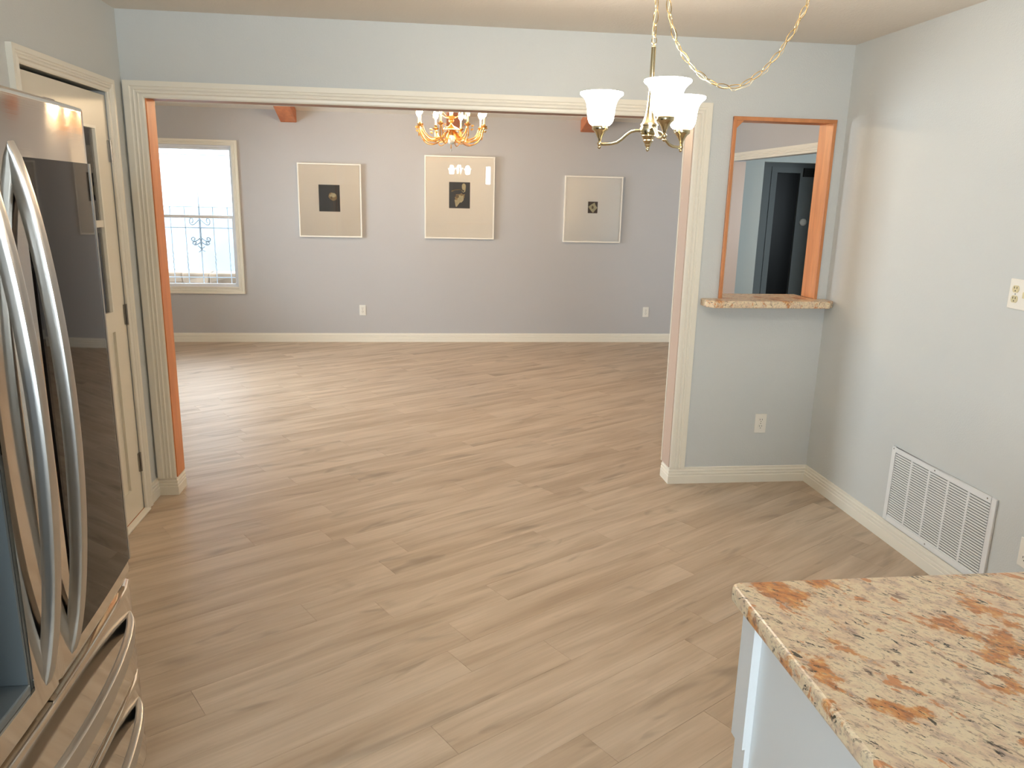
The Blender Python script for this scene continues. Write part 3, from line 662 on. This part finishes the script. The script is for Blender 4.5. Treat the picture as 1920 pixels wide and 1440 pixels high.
n = len(pl); mb.add([(a, b_, PZ0-0.040) for a, b_ in pl]+[(a, b_, PZ0) for a, b_ in pl], [tuple(range(n-1, -1, -1)), tuple(range(n, 2*n))]+[(k, (k+1) % n, n+(k+1) % n, n+k) for k in range(n)])
tag(mb.build('granite_sill', 'granite', bevel=0.006), 'speckled tan granite sill under the pass-through', 'sill')

# ------------------------------------------------------------------ half-glass door on the left wall
casing_set('trim_8', L_, 1, 'x', 3.055, 3.118, 3.927, 3.994, 2.043, 2.103, 0.0, 'cream casing around the half-glass kitchen door')
dr = B(L_-0.045, 3.118, 0.012, L_-0.005, 3.927, 0.16).build('door_1', 'door paint'); struct(dr, 'cream half-glass door beside the refrigerator', 'door')
xa, xb = L_-0.045, L_-0.005
B(xa, 3.118, 0.16, xb, 3.255, 2.028).build('stile', 'door paint', dr); B(xa, 3.785, 0.16, xb, 3.927, 2.028).build('stile', 'door paint', dr)
B(xa, 3.255, 1.885, xb, 3.785, 2.028).build('top_rail', 'door paint', dr); B(xa, 3.255, 0.96, xb, 3.785, 1.055).build('lock_rail', 'door paint', dr)
B(xa+0.012, 3.255, 0.16, xb-0.012, 3.785, 0.96).build('lower_panel', 'door paint', dr)
B(xa, 3.255, 1.445, xb, 3.785, 1.475).build('muntin', 'door paint', dr); B(xa, 3.507, 1.055, xb, 3.533, 1.885).build('muntin', 'door paint', dr)
for za, zb_ in ((1.055, 1.445), (1.475, 1.885)):
    for ya, yb in ((3.255, 3.507), (3.533, 3.785)): B(xb-0.013, ya, za, xb-0.010, yb, zb_).build('pane', 'clear glass', dr)
rectm = MB()
for ya, yb in ((3.255, 3.267), (3.773, 3.785)): rectm.box(xb-0.012, ya, 1.055, xb+0.003, yb, 1.885)
rectm.box(xb-0.012, 3.267, 1.873, xb+0.003, 3.773, 1.885); rectm.build('glazing_bead', 'trim paint', dr)
B(xb-0.020, 3.256, 1.056, xb-0.016, 3.784, 1.884).build('added_shade', 'shade fabric', dr)  # added roller blind, gives the panes a middling tone
for z in (1.783, 1.022, 0.264):
    h = MB().box(L_-0.006, 3.906, z-0.048, L_+0.001, 3.928, z+0.048).build('hinge', 'hinge metal', dr)
    MB().tube([(L_+0.003, 3.922, z-0.05), (L_+0.003, 3.922, z+0.05)], 0.0055, 8).build('pin', 'hinge metal', h)
struct(B(L_-0.13, 3.113, 0.0, L_+0.03, 3.932, 0.011).build('trim_10', 'trim paint', bevel=0.004), 'cream sill plate under the half-glass door', 'trim')
struct(B(L_-0.10, 3.118, 0.011, L_-0.002, 3.927, 0.0125).build('trim_11', 'threshold oak'), 'orange wood threshold under the half-glass door', 'trim')

# ------------------------------------------------------------------ counter and cabinet
mb = MB(); bx0, by0, bx1, by1 = 0.587, 0.62, R_-0.002, 1.284; cr = 0.018
pl = [(bx0, by0), (bx1, by0), (bx1, by1), (bx0+cr, by1), (bx0+cr*0.3, by1-cr*0.3), (bx0, by1-cr)]
n = len(pl); mb.add([(a, b_, 0.882) for a, b_ in pl]+[(a, b_, 0.914) for a, b_ in pl], [tuple(range(n-1, -1, -1)), tuple(range(n, 2*n))]+[(k, (k+1) % n, n+(k+1) % n, n+k) for k in range(n)])
tag(mb.build('granite_countertop', 'granite', bevel=0.007, seg=3), 'cream and orange granite countertop in the lower right corner', 'countertop')
cb = empty('base_cabinet', (1.4, 0.95, 0)); tag(cb, 'white base cabinet under the granite countertop', 'cabinet')
def cbb(mb, name, bevel=0.0, m='cabinet paint'): o = mb.build(name, m, cb, bevel=bevel); o.location = (-1.4, -0.95, 0); return o
cbb(B(0.640, 0.66, 0.0, R_-0.03, 1.235, 0.882), 'body')
cbb(B(0.626, 0.66, 0.0, 0.640, 1.206, 0.8815), 'end_panel', 0.001)
cbb(B(0.616, 1.206, 0.0, 0.645, 1.252, 0.8815), 'corner_post', 0.0)
cbb(B(0.610, 1.2062, 0.60, 0.625, 1.258, 0.8815), 'filler_strip', 0.0)

# ------------------------------------------------------------------ refrigerator
fx = -0.750; fy0, fy1, fm = 1.000, 1.942, 1.459
rf = empty('refrigerator', (-1.2, 1.55, 0)); tag(rf, 'stainless steel french-door refrigerator with black glass panel', 'refrigerator')
def bowx(y, base=-0.750, Rr=7.0): return base+(0.672**2-(y-1.27)**2)/(2*Rr)
def bowed(y0, y1, z0, z1, xb, off=0.0, thick=None, n_=40, rnd_=0.006):
    rings = []
    for k in range(n_+1):
        y = y0+(y1-y0)*k/n_; xo = bowx(y)+off; xi = xb if thick is None else xo-thick
        e = min(y-y0, y1-y); c = rnd_-math.sqrt(max(0, rnd_**2-(rnd_-min(e, rnd_))**2)) if rnd_ else 0
        xo -= c
        rings.append([(xi, y, z0), (xo-rnd_, y, z0), (xo-rnd_*0.3, y, z0+rnd_*0.3), (xo, y, z0+rnd_), (xo, y, z0+2*rnd_+1e-4), (xo, y, z1-2*rnd_-1e-4), (xo, y, z1-rnd_), (xo-rnd_*0.3, y, z1-rnd_*0.3), (xo-rnd_, y, z1), (xi, y, z1)])
    return MB().loft(rings)
def rb(mb, name, m, par=rf, bevel=0.0, smooth=False, uv=False, seg=2):
    o = mb.build(name, m, par, smooth=smooth, bevel=bevel, uv=uv, seg=seg)
    if par is rf: o.location = (1.2, -1.55, 0)
    return o
rb(B(-1.60, fy0+0.004, 0.03, -0.837, fy1-0.004, 1.775), 'body', 'fridge grey', bevel=0.004)
for a_, b_ in ((-1.55, fy0+0.03), (-0.98, fy0+0.03), (-1.55, fy1-0.08), (-0.98, fy1-0.08)): rb(B(a_, b_, 0.0, a_+0.1, b_+0.05, 0.031), 'foot', 'fridge dark')
dz0, dz1 = 0.650, 1.792
rdoor = rb(bowed(fm+0.003, fy1, dz0, dz1, -0.830), 'right_door', 'stainless', uv=True, smooth=True)
# left door with dispenser recess
ry0, ry1, rz0, rz1 = 1.08, 1.365, 0.70, 1.30
md = MB(); x0 = -0.830
for a_ in ((fy0, ry0, dz0, dz1), (ry1, fm-0.003, dz0, dz1), (ry0, ry1, dz0, rz0), (ry0, ry1, rz1, dz1)):
    q_ = bowed(*a_, x0, n_=6, rnd_=0.0008); md.add(q_.v, q_.f)
md.box(x0, ry0, rz0, x0+0.012, ry1, rz1)
ldoor = rb(md, 'left_door', 'stainless', uv=True, smooth=True)
rb(MB().box(x0+0.012, ry0+0.001, rz0+0.001, x0+0.018, ry1-0.001, rz1-0.001).box(x0+0.018, ry0+0.001, rz0+0.001, fx+0.020, ry0+0.008, rz1-0.001).box(x0+0.018, ry1-0.008, rz0+0.001, fx+0.024, ry1-0.001, rz1-0.001), 'dispenser_recess', 'dispenser grey', ldoor)
rb(B(x0+0.018, ry0+0.008, rz0+0.001, fx+0.028, ry1-0.008, rz0+0.018), 'drip_tray', 'dispenser grey', ldoor, bevel=0.003)
rb(B(fx-0.01, ry0+0.008, rz1-0.14, fx+0.022, ry1-0.008, rz1-0.001), 'control_panel', 'black gloss glass', ldoor)
# black glass panel with bright rim
gp = rb(bowed(1.565, 1.928, 0.690, 1.672, 0, off=0.0035, thick=0.005, rnd_=0.0006), 'glass_panel', 'black gloss glass', rdoor)
rb(MB().box(fx-0.002, 1.9282, 0.690, fx+0.005, 1.9365, 1.672), 'panel_rim', 'handle steel', rdoor)
def handle_v(yc, name, par, z0=0.664, z1=1.706, bow=0.062, w_=0.030, th=0.026):
    rings = []; N_ = 30
    for k in range(N_+1):
        t = -1+2*k/N_; z = (z0+z1)/2+(z1-z0)/2*t; h_ = bow*max(0.0, 1-t*t)**0.72; xo = fx+0.024+h_; xi = max(fx+0.018, xo-th); ring = []
        hw = w_/2; c = (xo-xi)/2; cxm = (xo+xi)/2
        for q in range(24):
            a = 2*PI*q/24; ca, sa = math.cos(a), math.sin(a); s = 1/(abs(ca)**7+abs(sa)**7)**(1/7)
            ring.append((cxm+c*min(1.0, 1.0)*ca*s, yc+hw*sa*s, z))
        rings.append(ring)
    return rb(MB().loft(rings), name, 'handle steel', par, smooth=True, uv=True)
handle_v(1.538, 'handle', rdoor); handle_v(1.418, 'handle', ldoor)
def drawer(z0, z1, hz, label=None):
    d_ = rb(bowed(fy0, fy1, z0, z1, -0.830, off=0.002, n_=20, rnd_=0.008), 'drawer', 'stainless', uv=True, smooth=True)
    rings = []; N_ = 30; ya, yb = fy0+0.05, fy1-0.05
    for k in range(N_+1):
        t = -1+2*k/N_; y = (ya+yb)/2+(yb-ya)/2*t; h_ = 0.068*max(0.0, 1-t*t)**0.6; xo = bowx(y)+0.005+h_*0.75; xi = max(bowx(y)-0.002, xo-0.020); ring = []
        for q in range(24):
            a = 2*PI*q/24; ca, sa = math.cos(a), math.sin(a); s = 1/(abs(ca)**7+abs(sa)**7)**(1/7)
            ring.append(((xo+xi)/2+(xo-xi)/2*ca*s, y, hz+0.021*sa*s))
        rings.append(ring)
    rb(MB().loft(rings), 'handle', 'handle steel', d_, smooth=True, uv=True)
    return d_
drawer(0.374, 0.628, 0.541); drawer(0.105, 0.362, 0.288)
rb(B(-0.84, fy0+0.01, 0.032, -0.80, fy1-0.01, 0.10), 'toe_grille', 'fridge dark')
rb(B(-0.90, fy0+0.01, 0.622, -0.765, fy1-0.01, 0.655), 'gasket', 'fridge grey')
rb(B(-0.90, fy0+0.01, 0.345, -0.78, fy1-0.01, 0.385), 'gasket', 'fridge dark')
for y in (fy0+0.04, fy1-0.09): rb(B(-0.90, y, 1.775, -0.79, y+0.05, 1.806), 'hinge_cover', 'fridge grey', bevel=0.004)

# ------------------------------------------------------------------ frosted glass chandelier
CX, CY = 0.758, 2.60
ch = empty('frosted_glass_chandelier', (CX, CY, 0)); tag(ch, 'three-light chandelier with lit frosted bell shades hanging on a chain', 'chandelier')
def cbld(mb, name, m, par=ch, smooth=True): return mb.build(name, m, par, smooth=smooth)
cbld(MB().lathe([(0.0, 2.112), (0.0035, 2.110), (0.004, 2.104), (0.0075, 2.100), (0.0078, 2.00), (0.008, 1.97), (0.0095, 1.94), (0.0125, 1.91), (0.018, 1.885), (0.025, 1.868), (0.030, 1.862), (0.030, 1.858), (0, 1.858)], 24), 'stem', 'nickel')
cbld(MB().lathe([(0, 1.858), (0.027, 1.858), (0.0285, 1.852), (0.0285, 1.838), (0.027, 1.833), (0.022, 1.830), (0.024, 1.826), (0.016, 1.814), (0.0175, 1.811), (0.010, 1.800), (0.0105, 1.796), (0.005, 1.790), (0.0065, 1.785), (0.005, 1.779), (0, 1.776)], 24), 'hub', 'nickel')
ring_pts = [(0.008*math.cos(a), 0, 2.119+0.011*math.sin(a)) for a in [2*PI*k/16 for k in range(16)]]
cbld(MB().tube(ring_pts, 0.0016, 6, closed=True), 'top_loop', 'nickel')
lat = Vector((RV.x, RV.y, 0)).normalized(); tow = Vector((-F.x, -F.y, 0)).normalized()
AR = 0.166
for th in (8, 128, 248):
    a = math.radians(th); dv = lat*math.sin(a)+tow*math.cos(a)
    pr = [(0.024, 1.843), (0.040, 1.8445), (0.058, 1.842), (0.074, 1.832), (0.090, 1.818), (0.106, 1.808), (0.125, 1.804), (0.145, 1.8035), (AR, 1.804)]
    tl = 0.055*dv.dot(tow)
    arm = cbld(MB().tube([(dv.x*r, dv.y*r, z+tl*r) for r, z in pr], 0.0048, 10), 'arm', 'nickel')
    c3 = (dv.x*AR, dv.y*AR, tl*AR)
    cbld(MB().lathe([(0, 1.788), (0.004, 1.790), (0.0065, 1.794), (0.004, 1.798), (0.0085, 1.803), (0.0085, 1.808), (0.004, 1.813), (0.0065, 1.818), (0.0065, 1.822), (0.009, 1.826), (0.011, 1.831), (0.018, 1.842), (0.0205, 1.846), (0.026, 1.849), (0.0275, 1.852), (0.0275, 1.862), (0.026, 1.864), (0, 1.864)], 24, c3), 'socket_cup', 'nickel', arm)
    prof = [(0.024, 1.863), (0.034, 1.866), (0.041, 1.873), (0.0455, 1.884), (0.048, 1.900), (0.0495, 1.918), (0.0525, 1.934), (0.058, 1.946), (0.066, 1.955), (0.0735, 1.960), (0.0765, 1.964), (0.0755, 1.969), (0.071, 1.970), (0.062, 1.964), (0.054, 1.954), (0.0485, 1.938), (0.0455, 1.918), (0.044, 1.900), (0.0415, 1.886), (0.037, 1.876), (0.028, 1.870), (0.0, 1.869)]
    cbld(MB().lathe([(r*0.95, z) for r, z in prof], 32, c3), 'glass_shade', 'lamp glass lit', arm)
    point_light('chandelier_bulb', (CX+c3[0], CY+c3[1], 1.985+c3[2]), BULB_W, (1.0, 0.88, 0.74), 0.04)
# chain links
def link_mesh(name, L=0.0235, W_=0.0082, r=0.0015, m='chain gold'):
    pts = []
    for k in range(16):
        a = 2*PI*k/16; x = W_*math.cos(a); z = (L-W_*0.6)*math.sin(a)*1.0 + 0.3*W_*math.copysign(1, math.sin(a))*abs(math.sin(a))
        pts.append((x, 0, z))
    return MB().tube(pts, r, 6, closed=True).mesh(name, m, True)
lm = link_mesh('chain_link')
def chain_along(pts, parent, pitch=0.040, me=None, invloc=Vector((0, 0, 0))):
    pts = [Vector(p) for p in pts]; cum = [0]
    for i in range(1, len(pts)): cum.append(cum[-1]+(pts[i]-pts[i-1]).length)
    n_ = int(cum[-1]/pitch)
    for k in range(n_):
        s = (k+0.5)*cum[-1]/n_; i = max(q for q in range(len(cum)) if cum[q] <= s); i = min(i, len(pts)-2); t = (s-cum[i])/(cum[i+1]-cum[i])
        p = pts[i].lerp(pts[i+1], t); d_ = (pts[i+1]-pts[i]).normalized()
        q = d_.to_track_quat('Z', 'Y').to_matrix().to_4x4() @ Matrix.Rotation(math.radians(45 if k % 2 else -45), 4, 'Z')
        o = bpy.data.objects.new('chain_link', me or lm); C.objects.link(o); o.parent = parent; o.matrix_local = Matrix.Translation(p-invloc) @ q
chain_along([(0, 0, 2.128), (0.004, 0, H-0.03)], ch)
cbld(MB().lathe([(0, H), (0.012, H), (0.012, H-0.006), (0.004, H-0.010), (0, H-0.010)], 16), 'ceiling_plate', 'chain gold')
cbld(MB().tube([(0, 0, H-0.008), (0.008, 0, H-0.018), (0.008, 0, H-0.030), (0, 0, H-0.038), (-0.008, 0, H-0.032)], 0.0018, 6), 'hook', 'chain gold')
# swag: from the hook over the chandelier down and up to a second hook
hx1, hx2 = CX, CX+0.66; zl = 1.985
def swag(x): # asymmetric drape through (hook,2.41) (lowest about 0.72 of the way) (second hook,2.41)
    xm = hx1+0.285+0.01
    k = 5.2; return None
sw_pts = []
P = [(0.020, 2.405), (0.040, 2.23), (0.075, 2.12), (0.135, 2.045), (0.20, 2.003), (0.262, 1.989), (0.32, 2.005), (0.385, 2.055), (0.44, 2.125), (0.484, 2.205), (0.515, 2.29), (0.540, 2.405)]
def cr_spline(P, per=8):
    out = []
    for i in range(len(P)-1):
        p0 = P[max(i-1, 0)]; p1 = P[i]; p2 = P[i+1]; p3 = P[min(i+2, len(P)-1)]
        for s in range(per):
            t = s/per; out.append(tuple(0.5*((2*b_)+(-a+c_)*t+(2*a-5*b_+4*c_-d_)*t*t+(-a+3*b_-3*c_+d_)*t**3) for a, b_, c_, d_ in zip(p0, p1, p2, p3)))
    out.append(P[-1]); return out
sp = [(x, 0.0, z) for x, z in cr_spline(P)]
swr = empty('swag_chain', (CX, CY, 0)); tag(swr, 'gold chain draped in a low loop from the ceiling beside the chandelier', 'chain')
chain_along(sp, swr)
cord = MB(); cp = []
for i, p in enumerate(sp): a = i*0.9; cp.append((p[0]+0.006*math.cos(a), 0.006*math.sin(a), p[2]-0.003+(-0.010*math.sin(PI*i/len(sp)) if i > 40 else 0)))
cord.tube(cp, 0.0008, 5).build('cord', 'cord clear gold', swr, smooth=True)
MB().tube([(0.003*math.cos(k*0.9)-0.004, 0.006*math.sin(k*0.9), 2.11+k*0.0145) for k in range(21)], 0.0008, 5).build('cord', 'cord clear gold', ch, smooth=True)
MB().lathe([(0, H), (0.012, H), (0.012, H-0.006), (0.004, H-0.010), (0, H-0.010)], 16, (0.54, 0, 0)).build('ceiling_plate', 'chain gold', swr, smooth=True)
MB().tube([(0.54, 0, H-0.008), (0.548, 0, H-0.018), (0.548, 0, H-0.030), (0.54, 0, H-0.038), (0.532, 0, H-0.032)], 0.0018, 6).build('hook', 'chain gold', swr, smooth=True)

# ------------------------------------------------------------------ brass candle chandelier
GX, GY = 0.268, 6.50
cc = empty('brass_candle_chandelier', (GX, GY, 0)); tag(cc, 'ornate brass chandelier with lit candle bulbs in the dining room', 'chandelier')
def gb(mb, name, m='brass', par=cc): return mb.build(name, m, par, smooth=True)
gb(MB().lathe([(0, 2.60), (0.006, 2.60), (0.006, 2.36), (0.014, 2.35), (0.020, 2.335), (0.010, 2.32), (0.008, 2.30), (0.016, 2.285), (0.019, 2.27), (0.012, 2.25), (0.016, 2.235), (0.036, 2.222), (0.034, 2.216), (0.014, 2.212), (0.022, 2.200), (0.020, 2.190), (0.008, 2.182), (0.008, 2.172), (0.020, 2.160), (0.050, 2.146), (0.072, 2.134), (0.074, 2.128), (0.030, 2.124), (0.022, 2.10), (0.020, 2.085), (0, 2.082)], 20), 'column')
gb(MB().lathe([(0.0, 2.088), (0.032, 2.086), (0.034, 2.078), (0.031, 2.05), (0.022, 2.022), (0.016, 2.018), (0, 2.018)], 12), 'crystal_cup', 'crystal')
gb(MB().lathe([(0, 2.018), (0.004, 2.016), (0.003, 1.998), (0.006, 1.994), (0.004, 1.988), (0, 1.986)], 10), 'finial')
gb(MB().lathe([(0, 1.986), (0.006, 1.978), (0.007, 1.972), (0.004, 1.964), (0, 1.962)], 8), 'crystal_drop', 'crystal')
for k in range(8):
    a0 = math.radians(k*45+22.5+3); prot = None
    base = cr_spline([(0.022, 2.125), (0.060, 2.088), (0.105, 2.048), (0.160, 2.032), (0.210, 2.045), (0.248, 2.080), (0.268, 2.125), (0.272, 2.150)], 5)
    mb = MB()
    for q, (da, dz, s) in enumerate(((-0.05, 0.006, 1.0), (0.05, 0.006, 1.0), (0.0, -0.012, 1.0), (0.0, 0.018, 0.93))):
        pts = []
        for i, (r, z) in enumerate(base):
            u = i/(len(base)-1); w_ = math.sin(PI*u)
            a = a0+da*w_*1.6+0.03*math.sin(u*9+q*2)*w_; pts.append((r*s*math.cos(a) if u < 0.9 else r*math.cos(a0), r*s*math.sin(a) if u < 0.9 else r*math.sin(a0), z+dz*w_*1.5))
        mb.tube(pts, 0.0040, 6)
    arm = gb(mb, 'arm')
    lf = MB()
    for (i, sg) in ((9, 1), (12, -1), (20, 1), (26, -1), (29, 1), (31, -1), (33, 1)):
        r, z = base[i]; a = a0+sg*0.10; ce = Vector((r*math.cos(a), r*math.sin(a), z)); tip = ce+Vector((math.cos(a+sg*0.8)*0.03, math.sin(a+sg*0.8)*0.03, 0.006)); si = Vector((-math.sin(a), math.cos(a), 0))*0.001+Vector((0, 0, 0.010)); md_ = (ce+tip)/2
        lf.add([ce, md_+si, tip, md_-si, md_+Vector((0.003, 0.003, 0.002)), md_-Vector((0.003, 0.003, 0.002))], [(0, 1, 4), (1, 2, 4), (2, 3, 4), (3, 0, 4), (1, 0, 5), (2, 1, 5), (3, 2, 5), (0, 3, 5)])
    gb(lf, 'leaf_cluster', 'brass', arm)['kind'] = 'stuff'
    c3 = (0.272*math.cos(a0), 0.272*math.sin(a0), 0)
    gb(MB().lathe([(0, 2.140), (0.008, 2.142), (0.022, 2.152), (0.026, 2.160), (0.012, 2.158), (0.012, 2.172), (0, 2.172)], 14, c3), 'candle_cup', 'brass', arm)
    gb(MB().lathe([(0.0065, 2.170), (0.007, 2.228), (0, 2.229)], 12, c3), 'candle_sleeve', 'candle sleeve', arm)
    gb(MB().lathe([(0.006, 2.228), (0.016, 2.240), (0.022, 2.258), (0.018, 2.280), (0.008, 2.302), (0.0, 2.318)], 14, c3), 'candle_bulb', 'candle bulb lit', arm)
    # upper small arms with drops
    point_light('candle_light', (GX+c3[0], GY+c3[1], 2.34), CANDLE_W, (1.0, 0.80, 0.60), 0.02)
    if k % 2: continue
    a1 = a0+math.radians(22.5); up = [(0.015, 2.235), (0.05, 2.225), (0.09, 2.245), (0.13, 2.285), (0.17, 2.292), (0.178, 2.275)]
    ua = gb(MB().tube([(r*math.cos(a1), r*math.sin(a1), z) for r, z in cr_spline(up, 4)], 0.0035, 6), 'upper_arm')
    gb(MB().lathe([(0, 2.275), (0.002, 2.268), (0.006, 2.258), (0.0105, 2.240), (0.009, 2.228), (0, 2.222)], 8, (0.178*math.cos(a1), 0.178*math.sin(a1), 0)), 'crystal_drop', 'candle sleeve', ua)
    if True:
        gb(MB().lathe([(0, 2.125), (0.0015, 2.10), (0.005, 2.092), (0.0065, 2.075), (0, 2.062)], 8, (0.284*math.cos(a0), 0.284*math.sin(a0), 0)), 'tassel_drop', 'brass', arm)
chain_along([(0, 0, 2.60), (0, 0, ridgeZ-0.03)], cc, 0.034, link_mesh('chain_link', 0.021, 0.010, 0.002, 'brass'))
gb(MB().lathe([(0, ridgeZ-0.01), (0.05, ridgeZ-0.012), (0.045, ridgeZ-0.03), (0.01, ridgeZ-0.04), (0, ridgeZ-0.04)], 20), 'ceiling_canopy')
